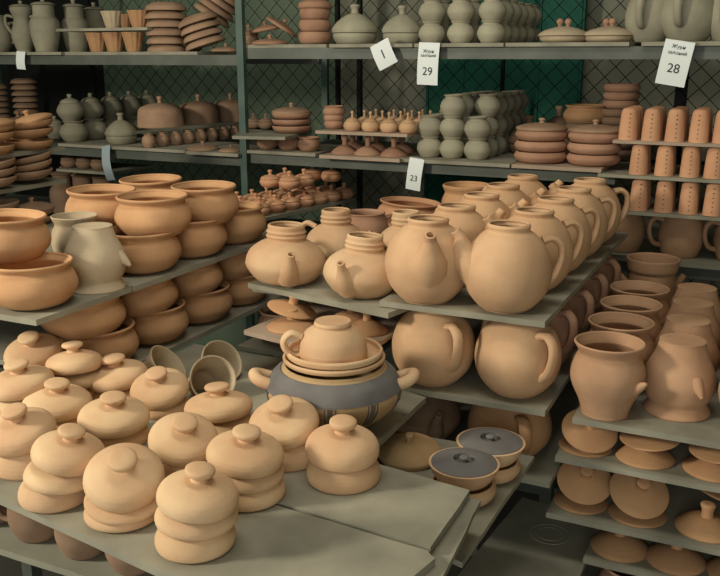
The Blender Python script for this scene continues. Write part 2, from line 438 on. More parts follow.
# =================================================================== BACK RACK
YB = 2.6
r = bpy.data.objects.new('storage_rack', None); C.objects.link(r); r.location = (-1.5, 2.9, 0)
r['label'] = 'long grey metal storage rack along the wire mesh, three rows of pots'; r['category'] = 'rack'
def rackbox(name, x0, x1, y0, y1, z0, z1, m='rail'):
    bm = newbm(); box(bm, x0+1.5, x1+1.5, y0-2.9, y1-2.9, z0, z1); return obj(name, bm, m, r)
for x in (-3.5, -1.70, .25):
    for y in (YB-.012, 3.2): rackbox('upright', x, x+.026, y, y+.02, 0, 2.1, 'railgreen')
for xs, z, xe in ((-3.5, 1.607, -1.70), (-1.674, 1.629, .276), (-3.5, 1.262, -1.70), (-1.674, 1.275, -.42), (-3.5, .93, -.42), (-.40, 1.018, .276)):
    rackbox('front_rail', xs, xe, YB+.008, YB+.028, z-.035, z)
    rackbox('rear_rail', xs, xe, 3.18, 3.2, z-.035, z)
    rackbox('shelf_panel', xs+.03, xe-.026, YB+.028, 3.18, z-.012, z-.002)
rackbox('kick_rail', -3.5, .276, YB+.008, YB+.028, .2, .235)

ZT, ZM = 1.607+.0115, 1.262+.0115
ZTR, ZMR = 1.629+.0115, 1.275+.0115
def bb(px0, px1, z, depth, label, y0=YB-.01, m='board', t=.011, group='boards on the back rack'):
    xa, xb = xat(px0, y0+.02), xat(px1, y0+.02)
    return board(rect(xa, xb, y0, y0+depth), z, label, t, m, group)
# upper shelf boards (pixel columns of their ends in the view)
bb(-25, 73, ZT, .3, 'grey board under the tall grey jars, top shelf far left')
bb(76, 205, ZT, .3, 'grey board under the fluted planters and stacked plates, top shelf', YB+.01)
bb(248, 330, ZTR, .3, 'grey board under the tilted lids, top shelf right of the upright', YB+.01)
bb(333, 413, ZTR, .3, 'pale board under the covered dishes, top shelf')
bb(415, 501, ZTR, .3, 'pale board under the double stacks of round pots, behind tag 29')
bb(503, 622, ZTR, .3, 'grey board under the twin-knob dishes, top shelf')
bb(634, 760, ZTR, .3, 'pale board under the big round grey jugs, behind tag 28')
# middle shelf boards
bb(62, 188, ZM, .34, 'grey board under the grey sugar bowls, middle shelf left')
bb(189, 241, ZM, .30, 'grey board under two flat lids left of the upright, middle shelf', YB-.03)
bb(250, 318, ZMR, .30, 'grey board under three brown bowls, middle shelf', YB-.01)
bb(322, 402, ZMR, .30, 'pinkish board under upturned knobbed lids, middle shelf', YB-.04, 'boardpink')
bb(404, 512, ZMR, .34, 'grey board under stacks of round grey pots, middle shelf', YB-.02)
bb(514, 604, ZMR, .32, 'pale board under two stacks of thick plates, middle shelf', YB-.02, 'boardpink')

ORD = ['first', 'second', 'third', 'fourth', 'fifth', 'sixth', 'seventh', 'eighth', 'ninth', 'tenth', 'eleventh', 'twelfth']
def P(px, Y, z):                        # point at height z and distance Y on the view column px
    a = (px-360)/F
    X = (a*(Y*FW.y+(z-H)*FW.z) - Y*RT.y)/(RT.x - a*FW.x)
    return V3(X, Y, z)

# ------------------------------------------------------------------ top shelf, left
G = 'tall grey jars on the top shelf'
make('tall_jar', P(47, 2.70, ZT), 'tall grey lidded jar with broad shoulders, frontmost of the tall jars', 'jar', G, 'grey', s=1.0, sz=.96, v=.92)
make('tall_jar', P(77, 2.82, ZT), 'tall grey lidded jar partly behind the small planter board', 'jar', G, 'grey', s=.93, sz=.95, v=.85)
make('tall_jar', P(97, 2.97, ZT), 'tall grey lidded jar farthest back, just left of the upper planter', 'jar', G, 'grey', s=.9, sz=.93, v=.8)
make('handled_vase', P(25, 2.74, ZT), 'slim grey two-handled vase left of the tall jars', 'vase', None, 'grey', s=.95, v=.85)
make('ball_jug', P(-2, 2.72, ZT), 'round grey jug cut off by the left edge, top shelf', 'jug', None, 'grey', rot=180, s=.9, v=.8)
for i, (px, Y) in enumerate(((98, 2.66), (115, 2.655), (134, 2.65))):
    make('fluted_planter', P(px, Y, ZT), 'small fluted clay planter under the little board, %s from the left' % ORD[i], 'planter', 'fluted planters on the top shelf', 'bowl', s=1.0, sz=1.1, v=.8)
board(rect(P(56, 2.6, 1.7)[0], P(147, 2.6, 1.7)[0], 2.6, 2.72), 1.703, 'narrow grey board laid over the lower fluted planters', .010, 'board')
for i, (px, t) in enumerate(((113, 'pale ribbed fluted planter on the little board, in front of the dark gap'), (139, 'brown fluted planter on the little board, against the plate stack'))):
    make('fluted_planter', P(px, 2.655, 1.703), t, 'planter', 'fluted planters on the top shelf', ('pale', 'bowl')[i], s=.96, v=.85)
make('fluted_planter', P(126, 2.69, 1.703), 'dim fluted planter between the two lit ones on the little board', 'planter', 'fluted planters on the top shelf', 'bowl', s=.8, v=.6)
def flipped(px, Y, z, n, lab, grp, m='bowl', pitch=.0245, s=1.0, tilt=0, tdir=0, v=.85):
    p = P(px, Y, z)
    for i in range(n):
        d = rotm(0, tilt, tdir) @ Vector((0, 0, 1))
        q = p + d*(pitch*i + .0265*s)
        make('shallow_plate', q, '%s, %s' % (lab, 'lowest' if i == 0 else 'topmost' if i == n-1 else ORD[i]+' from the bottom'), 'plate', grp, m, tilt=tilt, tdir=tdir, s=s, v=v, flip=True, name='clay_plate')
flipped(168, 2.69, ZT, 6, 'brown clay plate in the level stack right of the planters', 'level stack of plates, top shelf', 'brown', s=1.03, pitch=.029, v=1.15)
flipped(206, 2.685, ZT+.022, 4, 'brown clay plate in the stack leaning left, beside the level stack', 'left-leaning stack of plates, top shelf', 'brown', tilt=17, tdir=180, pitch=.027, v=1.15)
flipped(211, 2.80, ZT+.125, 4, 'brown clay plate in the steeply tipped stack against the upright', 'steeply tipped stack of plates, top shelf', 'brown', tilt=34, tdir=0, pitch=.027, v=1.1)
make('plate_lid', P(226, 2.67, ZT), 'small brown knobbed lid lying flat against the green upright', 'lid', None, 'brown', s=.72, v=1.1)
make('cooking_bowl', P(186, 2.92, ZT), 'dim brown bowl behind the plate stacks, top shelf', 'bowl', None, 'brown', s=.8, v=.9)
# ------------------------------------------------------------------ top shelf, right
make('small_lidded_pot', P(249, 2.68, ZTR), 'small brown lidded pot beside the upright, top shelf', 'pot', None, 'brown')
make('plate_lid', P(270, 2.66, ZTR), 'flat brown knobbed lid lying under two tipped ones', 'lid', 'tumbled lids, top shelf', 'pink', s=.85, v=.8)
make('plate_lid', P(266, 2.69, ZTR+.047), 'brown knobbed lid tipped over the flat one', 'lid', 'tumbled lids, top shelf', 'pink', s=.8, tilt=10, tdir=190, v=.8)
make('plate_lid', P(281, 2.72, ZTR+.056), 'brown knobbed lid tipped steeply to the right, topmost', 'lid', 'tumbled lids, top shelf', 'pink', s=.85, tilt=32, tdir=0, v=.8)
z = ZTR
for i in range(3):
    make('clay_dish', P(315, 2.68, z), 'brown clay dish in the stack of three under a knobbed lid, %s' % ('lowest', 'middle', 'topmost')[i], 'dish', 'stack of dishes, top shelf', 'pink', s=.9-.02*i, sz=1.05, v=.85); z += .0385
make('knobbed_lid', P(315, 2.68, z), 'brown knobbed lid closing the stack of three dishes', 'lid', None, 'pink', s=.88, v=.85)
make('lidded_dish', P(355, 2.70, ZTR), 'pale wide covered dish with a short knob, larger of the two', 'covered dish', None, 'grey', s=.99, sz=1.2, v=1.12)
make('lidded_dish', P(402, 2.69, ZTR), 'pale wide covered dish with a short knob, smaller, beside the round pots', 'covered dish', None, 'grey', s=.84, sz=1.12, v=1.1)
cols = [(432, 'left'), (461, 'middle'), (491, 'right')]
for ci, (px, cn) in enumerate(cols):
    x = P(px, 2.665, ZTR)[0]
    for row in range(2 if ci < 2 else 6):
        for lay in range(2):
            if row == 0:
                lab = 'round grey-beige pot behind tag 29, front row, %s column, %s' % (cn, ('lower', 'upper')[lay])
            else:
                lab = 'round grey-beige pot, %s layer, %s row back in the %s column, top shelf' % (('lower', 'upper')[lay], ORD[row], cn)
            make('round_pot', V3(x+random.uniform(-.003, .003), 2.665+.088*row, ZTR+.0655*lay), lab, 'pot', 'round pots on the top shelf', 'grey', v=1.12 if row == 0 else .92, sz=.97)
make('twin_knob_dish', P(563, 2.69, ZTR), 'flat covered dish with two pink ball knobs, left of the pair', 'covered dish', 'twin-knob dishes', 'pale', rot=0, s=.98, v=.85)
make('twin_knob_dish', P(608, 2.70, ZTR), 'flat covered dish with two pink ball knobs, right of the pair beside the grey jugs', 'covered dish', 'twin-knob dishes', 'pale', rot=-60, s=.96, v=.85)
for px, Y, s_, t in ((649, 2.72, .98, 'big round grey jug, leftmost behind tag 28'), (687, 2.69, 1.05, 'big round grey jug directly above tag 28'), (731, 2.70, 1.0, 'big round grey jug cut off by the right edge, top shelf')):
    make('ball_jug', P(px, Y, ZTR), t, 'jug', 'big grey jugs on the top shelf', 'grey', rot=52, s=s_, v=1.0)

# ------------------------------------------------------------------ middle shelf, left of the upright
xg = P(75, 2.68, ZM)[0]
names = ['nearest', 'second from the front', 'third from the front', 'fourth from the front', 'farthest back']
for i in range(5):
    y = 2.68+.118*i
    make('round_pot', V3(xg, y, ZM), 'round grey pot carrying a lidded sugar bowl, %s' % names[i], 'pot', 'grey pots under the sugar bowls', 'grey', s=1.32, sz=1.2, v=.78)
    make('sugar_bowl', V3(xg-.01, y, ZM+.081), 'grey lidded sugar bowl stacked on a round pot, %s' % names[i], 'sugar bowl', 'grey sugar bowls, middle shelf', 'grey', s=.98, v=.8)
make('lidded_dish', P(122, 2.69, ZM), 'grey covered dish with stepped dome beside the brown domes', 'covered dish', None, 'grey', s=.78, sz=1.12, v=.78)
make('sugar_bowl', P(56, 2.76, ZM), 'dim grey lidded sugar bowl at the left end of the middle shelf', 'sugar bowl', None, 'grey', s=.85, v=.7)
# brown domes on a slanting board
ZD = ZM+.0665
c0, c1 = at(135, 131, ZD), at(245, 121.5, ZD)
dv = (c1-c0).normalized(); nv = Vector((-dv.y, dv.x, 0))
nv = Vector((0, 1, 0))
board([(c0.x, c0.y), (c1.x, c1.y), (c1.x, c1.y+.2), (c0.x, c0.y+.2)], ZD, 'grey board slanting back under the three brown domes', .011)
for i, (px, s_) in enumerate(((161, 1.0), (199, .92), (231, .86))):
    q = P(px, c0.y+.10+(c1.y-c0.y)*(px-135)/110, ZD)
    make('dome_cover', q, 'brown high dome cover with a stub knob, %s' % ('nearest and leftmost', 'middle of the three', 'farthest, against the upright')[i], 'dome cover', 'brown dome covers', 'brown', s=s_, sz=.98, v=(1.25, 1.15, 1.05)[i])
for i in range(9):
    q = c0 + (c1-c0)*(.05+.112*i) + nv*.04; q.z = ZM
    make('round_pot', q, 'tiny brown pot under the slanting board, %s from the left' % ORD[i], 'pot', 'tiny pots under the dome board', 'brown', s=.62, sz=.78, v=1.1)
make('plate_lid', P(203, 2.635, ZM), 'flat dim brown lid below the middle dome', 'lid', None, 'brown', s=.8, v=1.0)
make('plate_lid', P(231, 2.63, ZM), 'flat dim brown lid below the farthest dome', 'lid', None, 'brown', s=.6, v=1.0)
make('dome_cover', P(20, 2.74, ZM), 'dim brown dome cover at the far left of the middle shelf', 'dome cover', None, 'brown', s=.92, v=.8)
for px, n, t in ((29, 9, 'dim brown plate in the tall stack behind the left dome cover'), (0, 8, 'dim brown plate in the tall stack cut by the left edge')):
    for i in range(n):
        p = P(px, 2.93, ZM); p.z += .0265+.0262*i
        make('shallow_plate', p, '%s, %s' % (t, 'lowest' if i == 0 else 'topmost' if i == n-1 else ORD[i]+' from the bottom'), 'plate', 'tall stacks of plates, middle shelf left', 'brown', s=.78, v=.9, flip=True, name='clay_plate')

# ------------------------------------------------------------------ middle shelf, right of the upright
ZP = ZMR+.0585
board([tuple(at(232, 136, ZP).xy), tuple(at(285, 137, ZP).xy), tuple(at(312, 130, ZP).xy), tuple(at(250, 127, ZP).xy)], ZP, 'small dark board under the plates, just right of the upright', .010, 'board_dark')
p = at(292, 134, ZP); p = away(p, .05)
for i in range(3):
    make('shallow_plate', p+V3(0, 0, .0), 'brown clay plate in the low stack right of the upright, %s' % ('lowest', 'middle', 'under the grey-knobbed lid')[i], 'plate', 'low stack of plates, middle shelf', 'pink', s=.93, sz=.9, v=.85, name='clay_plate'); p = p+V3(0, 0, .0222)
make('plate_lid', p, 'flat lid with a grey knob closing the low plate stack', 'lid', None, 'brown', s=.92, v=1.1)
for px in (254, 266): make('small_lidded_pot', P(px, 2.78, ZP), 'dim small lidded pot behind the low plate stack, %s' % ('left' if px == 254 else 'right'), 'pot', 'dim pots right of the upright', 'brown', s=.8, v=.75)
board(rect(P(246, 2.74, ZP)[0], P(276, 2.74, ZP)[0], 2.735, 2.83), ZP, 'small dark board under two dim pots', .010, 'board_dark')
for i, (px, Y) in enumerate(((268, 2.66), (289, 2.655), (309, 2.65))):
    make('cooking_bowl', P(px, Y, ZMR), 'small brown bowl under the plates, %s of three' % ('left', 'middle', 'right')[i], 'bowl', 'small bowls, middle shelf', 'pink', s=.415, sz=.47, v=.85)
ZK = ZMR+.078
board(rect(P(319, 2.6, ZK)[0], P(390, 2.6, ZK)[0]+.07, 2.575, 2.87), ZK, 'pale pink board under the tiny stalk-knobbed pots', .010, 'boardpink')
for i in range(3):
    make('cooking_bowl', P(334, 2.66, ZK)+V3(0, 0, .02*i), 'small terracotta bowl in the nest left of the tiny pots, %s' % ('lowest', 'middle', 'topmost')[i], 'bowl', 'nest of small bowls', 'pink', s=.36+.02*i, sz=.36, v=.9)
for row in range(4):
    for c_ in range(4):
        x = P(353, 2.62, ZK)[0] + .066*c_ + .012*row
        if row and c_ == 0 and row > 2: continue
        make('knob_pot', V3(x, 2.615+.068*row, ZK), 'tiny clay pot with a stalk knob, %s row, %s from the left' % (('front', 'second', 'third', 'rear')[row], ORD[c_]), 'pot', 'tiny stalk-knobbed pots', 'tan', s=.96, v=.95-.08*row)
for i, px in enumerate((345, 368, 394)):
    make('stemmed_lid', P(px, 2.635, ZMR), 'conical clay lid under the tiny pots board, %s of three in front' % ('left', 'middle', 'right')[i], 'lid', 'conical lids, middle shelf', 'pink', s=.82, sz=1.05, v=.8)
    make('stemmed_lid', P(px+8, 2.76, ZMR), 'conical clay lid in the second row under the tiny pots board, %s' % ('left', 'middle', 'right')[i], 'lid', 'conical lids, middle shelf', 'pink', s=.82, sz=1.05, v=.7)
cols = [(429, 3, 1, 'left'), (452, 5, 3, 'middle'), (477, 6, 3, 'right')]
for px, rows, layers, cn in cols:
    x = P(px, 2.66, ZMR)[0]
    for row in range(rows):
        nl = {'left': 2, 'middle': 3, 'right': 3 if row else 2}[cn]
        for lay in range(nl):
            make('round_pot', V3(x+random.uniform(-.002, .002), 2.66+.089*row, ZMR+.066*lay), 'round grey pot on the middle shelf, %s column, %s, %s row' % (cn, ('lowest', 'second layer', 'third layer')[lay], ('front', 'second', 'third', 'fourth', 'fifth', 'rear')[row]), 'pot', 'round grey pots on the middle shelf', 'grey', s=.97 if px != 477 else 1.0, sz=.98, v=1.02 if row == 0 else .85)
for px, t in ((540, 'left'), (593, 'right')):
    p = P(px, 2.675, ZMR)
    for i in range(3):
        make('clay_dish', p+V3(0, 0, .0325*i), 'thick pinkish clay dish in the %s of two stacks beside the canisters, %s' % (t, ('lowest', 'middle', 'topmost')[i]), 'dish', 'thick dish stacks, middle shelf', 'pink', s=1.3, sz=.89, v=.92)
    make('plate_lid', p+V3(0, 0, .0985), 'greyish flat lid closing the %s thick dish stack' % t, 'lid', 'lids on the thick dish stacks', 'brown', s=1.05, sz=.9, v=1.15)
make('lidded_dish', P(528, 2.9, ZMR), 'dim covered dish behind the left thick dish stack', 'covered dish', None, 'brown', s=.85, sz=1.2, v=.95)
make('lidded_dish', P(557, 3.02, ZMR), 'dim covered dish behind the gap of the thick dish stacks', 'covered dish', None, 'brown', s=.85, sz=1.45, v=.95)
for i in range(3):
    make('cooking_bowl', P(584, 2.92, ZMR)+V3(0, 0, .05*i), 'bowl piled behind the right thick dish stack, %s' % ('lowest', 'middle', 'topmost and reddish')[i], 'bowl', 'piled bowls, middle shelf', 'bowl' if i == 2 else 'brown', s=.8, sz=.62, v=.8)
for i in range(9):
    make('clay_dish', P(617, 2.93, ZMR)+V3(0, 0, .0255*i), 'grey-pink dish in the tall stack left of the canisters, %s' % ('lowest' if i == 0 else 'topmost' if i == 8 else ORD[i]+' from the bottom'), 'dish', 'tall stack of dishes behind the canisters', 'brown' if i < 6 else 'pink', s=1.15 if i < 6 else .95, sz=.71, v=.85)

# ------------------------------------------------------------------ canisters and mugs, right
ZC1, ZC2, ZC3, ZJ = 1.371, ZM+.001, 1.171, 1.030
board(rect(P(613, 2.58, ZC1)[0], .16, 2.575, 2.9), ZC1, 'grey-brown board carrying the top row of perforated canisters', .009, 'boardpink')
board(rect(P(598, 2.57, ZC2)[0], .16, 2.565, 2.9), ZC2, 'grey board carrying the middle row of perforated canisters', .009, 'board')
board(rect(P(622, 2.57, ZC3)[0], .16, 2.565, 2.9), ZC3, 'pale-edged grey board carrying the lowest row of perforated canisters', .009, 'board')
for zz, pxs, rn in ((ZC1, (627.5, 650.5, 674, 698, 722), 'top'), (ZC2, (638, 663.5, 689, 713), 'middle'), (ZC3, (616+22, 663, 687.5, 712), 'lowest')):
    for row in range(3 if rn == 'top' else 2):
        for i, px in enumerate(pxs):
            x = P(px, 2.605, zz)[0]
            gap = {'top': 1, 'middle': (ZC1-.009-ZC2)/.0915, 'lowest': (ZC2-.009-ZC3)/.0915}[rn]
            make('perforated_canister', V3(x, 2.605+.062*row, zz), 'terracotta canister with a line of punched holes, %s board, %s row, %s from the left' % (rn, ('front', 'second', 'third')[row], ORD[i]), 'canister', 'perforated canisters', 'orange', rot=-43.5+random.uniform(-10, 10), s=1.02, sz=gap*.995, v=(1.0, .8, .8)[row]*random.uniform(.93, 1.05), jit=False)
bb(596, 760, ZJ, .34, 'grey board under the big mugs, right', YB-.015, 'board_dark')
for px, t in ((679, 'big pinkish mug with its handle to the left, whole one on the lower right shelf'), (735, 'big pinkish mug cut off by the right edge, handle to the left'), (621, 'big dim mug behind the teapot row, left of the whole pinkish mug')):
    make('large_mug', P(px, 2.69, ZJ), t, 'mug', 'big mugs on the lower right shelf', 'jar', s=.84, sz=1.03, rot=-4, v=.95 if px > 650 else .75)
# dim small pots low behind the tray, and the strip under the middle shelf at the left
board(rect(P(60, 2.66, 1.16)[0], P(113, 2.66, 1.16)[0], 2.64, 2.9), 1.165, 'dim board low on the back rack behind the blue slip of paper', .010, 'board_dark')
for i, (px, Y) in enumerate(((70, 2.7), (85, 2.7), (100, 2.7), (78, 2.8), (93, 2.8))):
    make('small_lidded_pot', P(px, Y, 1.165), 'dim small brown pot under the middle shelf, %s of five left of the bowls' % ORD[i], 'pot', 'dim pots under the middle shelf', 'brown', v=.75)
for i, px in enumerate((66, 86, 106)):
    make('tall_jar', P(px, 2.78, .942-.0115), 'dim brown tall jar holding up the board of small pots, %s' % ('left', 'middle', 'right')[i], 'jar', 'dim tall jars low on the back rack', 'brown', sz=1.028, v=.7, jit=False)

# ------------------------------------------------------------------ paper tags
def text_mesh(txt, size):
    cu = bpy.data.curves.new('t', 'FONT'); cu.body = txt; cu.size = size; cu.align_x = 'CENTER'; cu.align_y = 'CENTER'; cu.extrude = .0002
    o = bpy.data.objects.new('t', cu); C.objects.link(o)
    dg = bpy.context.evaluated_depsgraph_get(); me = bpy.data.meshes.new_from_object(o.evaluated_get(dg))
    bpy.data.objects.remove(o); me.materials.clear(); me.materials.append(MATS['ink']); return me
def tag_paper(px, Y, ztop, w, h, label, lines, tilt=0, mat='paper', bend=.006, nm='price_tag'):
    p = P(px, Y, ztop)
    r = bpy.data.objects.new(nm, None); C.objects.link(r); r.empty_display_size = .02
    r.matrix_world = Matrix.Translation(p) @ Matrix.Rotation(R(tilt), 4, 'Y') @ Matrix.Rotation(math.pi/2, 4, 'X')
    r['label'] = label; r['category'] = 'tag'
    bm = newbm(); nseg = 8; rows = []
    f = lambda t: bend*math.sin(t*math.pi*.9)
    rows.append([bm.verts.new((x, .0012+dz, -.016)) for x, dz in ((-w/2, 0), (w/2, 0), (w/2, -.0006), (-w/2, -.0006))])
    rows.append([bm.verts.new((x, .0012+dz, -.001)) for x, dz in ((-w/2, 0), (w/2, 0), (w/2, -.0006), (-w/2, -.0006))])
    for k in range(nseg+1):
        t = k/nseg; y = -h*t
        rows.append([bm.verts.new((x, y, f(t)+dz)) for x, dz in ((-w/2, 0), (w/2, 0), (w/2, -.0006), (-w/2, -.0006))])
    for a, b in zip(rows[:-1], rows[1:]):
        for i in range(4): bm.faces.new((a[i], a[(i+1) % 4], b[(i+1) % 4], b[i]))
    bm.faces.new(rows[0]); bm.faces.new(rows[-1])
    obj('paper', bm, mat, r)
    for txt, size, t in lines:
        me = text_mesh(txt, size); o = bpy.data.objects.new('writing', me); C.objects.link(o); o.parent = r; o.location = (0, -h*t, f(t)+.0012)
YT = YB-.019
tag_paper(429.5, YT, ZTR+.001, .068, .125, 'white paper tag reading 29 hanging below the round pots', [('Жуpн', .014, .2), ('залiзний', .0125, .3), ('29', .034, .68)], tilt=2)
tag_paper(680.5, YT-.003, ZTR+.001, .078, .118, 'white paper tag reading 28 hanging askew below the grey jugs', [('Жуpн', .014, .13), ('залiзний', .0125, .27), ('28', .034, .62)], tilt=9)
tag_paper(379, YT, ZTR+.003, .068, .08, 'white paper scrap marked 1, tilted, below the covered dishes', [('1', .04, .5)], tilt=-26)
tag_paper(417, YT-.003, ZMR+.001, .05, .10, 'small white paper tag reading 23 on the middle shelf edge', [('23', .026, .62)], tilt=7)
tag_paper(21, YT, ZT+.001, .045, .066, 'small white paper tag hanging under the tall grey jars', [], tilt=4)
tag_paper(106, YT+.003, ZM+.001, .04, .13, 'long bluish slip of paper hanging from the middle shelf', [], tilt=-8, mat='bluepaper', bend=.016)

# ------------------------------------------------------------------ boards jutting in at the far left
XL = -2.0
board(rect(XL-.45, XL, 1.5, 2.065), 1.332, 'grey board jutting in at the far left under tilted lids, upper', .012)
board(rect(XL-.45, XL, 1.5, 2.06), 1.231, 'grey board jutting in at the far left, second from the top', .012)
board(rect(XL-.45, XL, 1.5, 2.05), 1.11, 'dim grey board jutting in at the far left, lowest of three', .012, 'board_dark')
def leaning(px, Y, z, n, tilts, lab, grp, m='bowl', s=1, v=.9, pitch=.022, top=True):
    for i in range(n):
        last = top and i == n-1
        make('plate_lid' if last else 'shallow_plate', P(px, Y, z+pitch*i+.0 + (.012 if tilts[i] else 0)), '%s, %s' % (lab, 'lowest' if i == 0 else 'topmost' if i == n-1 else ORD[i]+' from the bottom'), 'lid' if last else 'plate', grp, m, tilt=tilts[i], tdir=195, s=s, v=v, name='plate_lid' if last else 'clay_plate')
leaning(30, 1.96, 1.332, 4, (0, 3, 7, 15), 'clay plate in the pile on the upper left board', 'pile on the upper jutting board', 'bowl', v=.85, s=.95)
leaning(-10, 1.80, 1.332, 4, (0, 3, 4, 6), 'clay plate in the edge pile, upper left board', 'edge pile on the upper jutting board', 'bowl', v=.75, s=.95)
leaning(30, 1.95, 1.231, 3, (4, 9, 11), 'brown plate in the leaning pile on the second left board', 'pile on the second jutting board', 'brown', v=1.1, s=.95, top=False)
leaning(-8, 1.78, 1.231, 3, (3, 6, 8), 'brown plate in the edge pile on the second left board', 'edge pile on the second jutting board', 'brown', v=1.0, s=.95, top=False)
leaning(32, 1.93, 1.11, 3, (0, 0, 0), 'brown dish under a knobbed lid on the lowest left board', 'pile on the lowest jutting board', 'brown', v=1.2, s=.9)
leaning(-5, 1.80, 1.11, 3, (0, 2, 3), 'dim plate in the edge pile on the lowest left board', 'edge pile on the lowest jutting board', 'brown', v=.9, s=.95, top=False)

# =================================================================== BOWL STACK, LEFT
ZA, ZB1 = 1.11, .93
board(rect(-2.02, -1.255, 1.18, 1.46), ZA, 'grey board under the two big front bowls at the left', .012, 'board', 'boards of the bowl stack')
board(rect(-1.98, -1.252, 1.465, 2.18), ZA-.0005, 'grey board under the tightly packed terracotta bowls', .012, 'board', 'boards of the bowl stack')
board(rect(-1.98, -1.255, 1.345, 2.2), ZB1, 'dim grey board under the lower bowls at the left', .012, 'board', 'boards of the bowl stack')
BH = .1
make('cooking_bowl', V3(-1.342, 1.262, ZA), 'big open terracotta bowl at the left edge, lower of the front pair', 'bowl', 'terracotta bowls', 'bowl', s=.97, sz=.9, v=1.02)
make('cooking_bowl', V3(-1.442, 1.295, ZA+.078), 'big open terracotta bowl at the left edge, stacked on the lower one', 'bowl', 'terracotta bowls', 'bowl', s=.95, sz=.92, v=1.0, tilt=2, tdir=0)
make('cooking_bowl', V3(-1.545, 1.27, ZA), 'terracotta bowl beyond the left edge holding up the upper front bowl', 'bowl', 'terracotta bowls', 'bowl', s=.96, sz=.85)
make('turned_jar', V3(-1.318, 1.42, ZA), 'pale clay jar standing upside down beside the big bowls', 'jar', None, 'pale', s=.93, sz=.94, rot=-10, v=1.0)
make('jar', V3(-1.448, 1.505, ZA), 'dim pale open jar behind the upside-down jar', 'jar', None, 'pale', s=.78, sz=.93, rot=120, v=.85)
low = [(-1.335, 1.60), (-1.332, 1.79), (-1.332, 1.98), (-1.525, 1.70), (-1.525, 1.89)]
ln = ['right beside the upside-down jar', 'second along the board edge', 'third along the board edge', 'hidden left behind the first', 'hidden left behind the second']
for (x, y), t in zip(low, ln):
    make('cooking_bowl', V3(x, y, ZA), 'terracotta bowl in the lower layer on the board, %s' % t, 'bowl', 'terracotta bowls', 'bowl', v=.95, s=.98, sz=.95)
for (x, y), t in zip([(-1.325, 1.635), (-1.312, 1.825), (-1.503, 1.66), (-1.515, 1.87)], ['front one with the whole rim showing', 'right one, farther back', 'left one behind the upside-down jar', 'rearmost, only its rim showing']):
    make('cooking_bowl', V3(x, y, ZA+.0775), 'terracotta bowl in the top layer, %s' % t, 'bowl', 'terracotta bowls', 'bowl', v=1.0, s=.95, sz=.95, tilt=random.uniform(0, 2), tdir=random.uniform(0, 360))
for k_, t in ((0, 'lower'), (1, 'upper')):
    for i, y in enumerate((1.43, 1.62, 1.81, 2.0)):
        make('cooking_bowl', V3(-1.34-.006*k_, y-.03*k_, ZB1+.077*k_), 'terracotta bowl under the big board, %s layer, %s from the front' % (t, ORD[i]), 'bowl', 'terracotta bowls under the board', 'bowl', s=.99, sz=.88, v=.9)
# =================================================================== TEAPOT STACK, MIDDLE
ZT2, ZC = .928, .777
board(rect(-.714, -.366, 1.59, 2.56), ZA, 'long grey board under the double row of round teapots', .012, 'board', 'boards of the teapot stack')
board(rect(-.712, -.356, 1.59, 2.56), ZT2, 'grey board under the lower round teapots with handles in front', .012, 'board', 'boards of the teapot stack')
board(rect(-.80, -.338, 1.59, 2.56), ZC, 'dim grey board low under the brown pots', .012, 'board_dark', 'boards of the teapot stack')
ys = (1.655, 1.835, 2.015, 2.195, 2.375)
for i, y in enumerate(ys):
    make('teapot', V3(-.463+.004*i, y, ZA), 'round clay teapot, right row of the top board, %s' % ('frontmost, wholly in view' if i == 0 else ORD[i]+' from the front'), 'teapot', 'round teapots, right row', 'tan', rot=0 if i == 0 else random.uniform(-8, 4)+6, v=1.02, s=1.05, sz=1.0)
make('teapot', V3(-.630, 1.645, ZA), 'round clay teapot with its broad spout turned to the viewer, left row front', 'teapot', 'round teapots, left row', 'tan', rot=88, v=1.02, s=1.05, sz=1.0)
for i, y in enumerate((1.82, 2.0, 2.18, 2.37)):
    make('teapot', V3(-.630, y, ZA), 'round clay teapot, left row of the top board, %s from the front' % ORD[i+1], 'teapot', 'round teapots, left row', 'tan', rot=180+random.uniform(-15, 10), v=1.0, s=1.05, sz=1.0)
make('teapot', V3(-.618, 1.66, ZT2), 'round clay teapot under the top board, handle to the viewer, left one', 'teapot', 'lower round teapots', 'tan', rot=-68, v=.98, s=1.07, sz=.995, jit=False)
make('teapot', V3(-.438, 1.675, ZT2), 'round clay teapot under the top board, handle to the viewer, right one', 'teapot', 'lower round teapots', 'tan', rot=-62, v=.98, s=1.07, sz=.995, jit=False)
for i, y in enumerate((1.85, 2.03, 2.21, 2.39)):
    make('teapot', V3(-.442, y, ZT2), 'round clay teapot under the top board, %s in the row going back' % ORD[i+1], 'teapot', 'lower round teapots', 'pink', rot=-58, v=.95, s=1.07, sz=.995, jit=False)
make('ball_jug', V3(-.455, 1.70, ZC), 'big dim brown round pot under the teapot board, partly behind the grey-topped dishes', 'pot', None, 'bowl', rot=95, s=1.2, sz=.86, v=.8, jit=False)
make('squat_teapot', V3(-.655, 1.70, ZC), 'dim brown teapot in the dark with a pale ring at its spout', 'teapot', None, 'brown', rot=285, s=.98, sz=1.05, v=.85, jit=False)

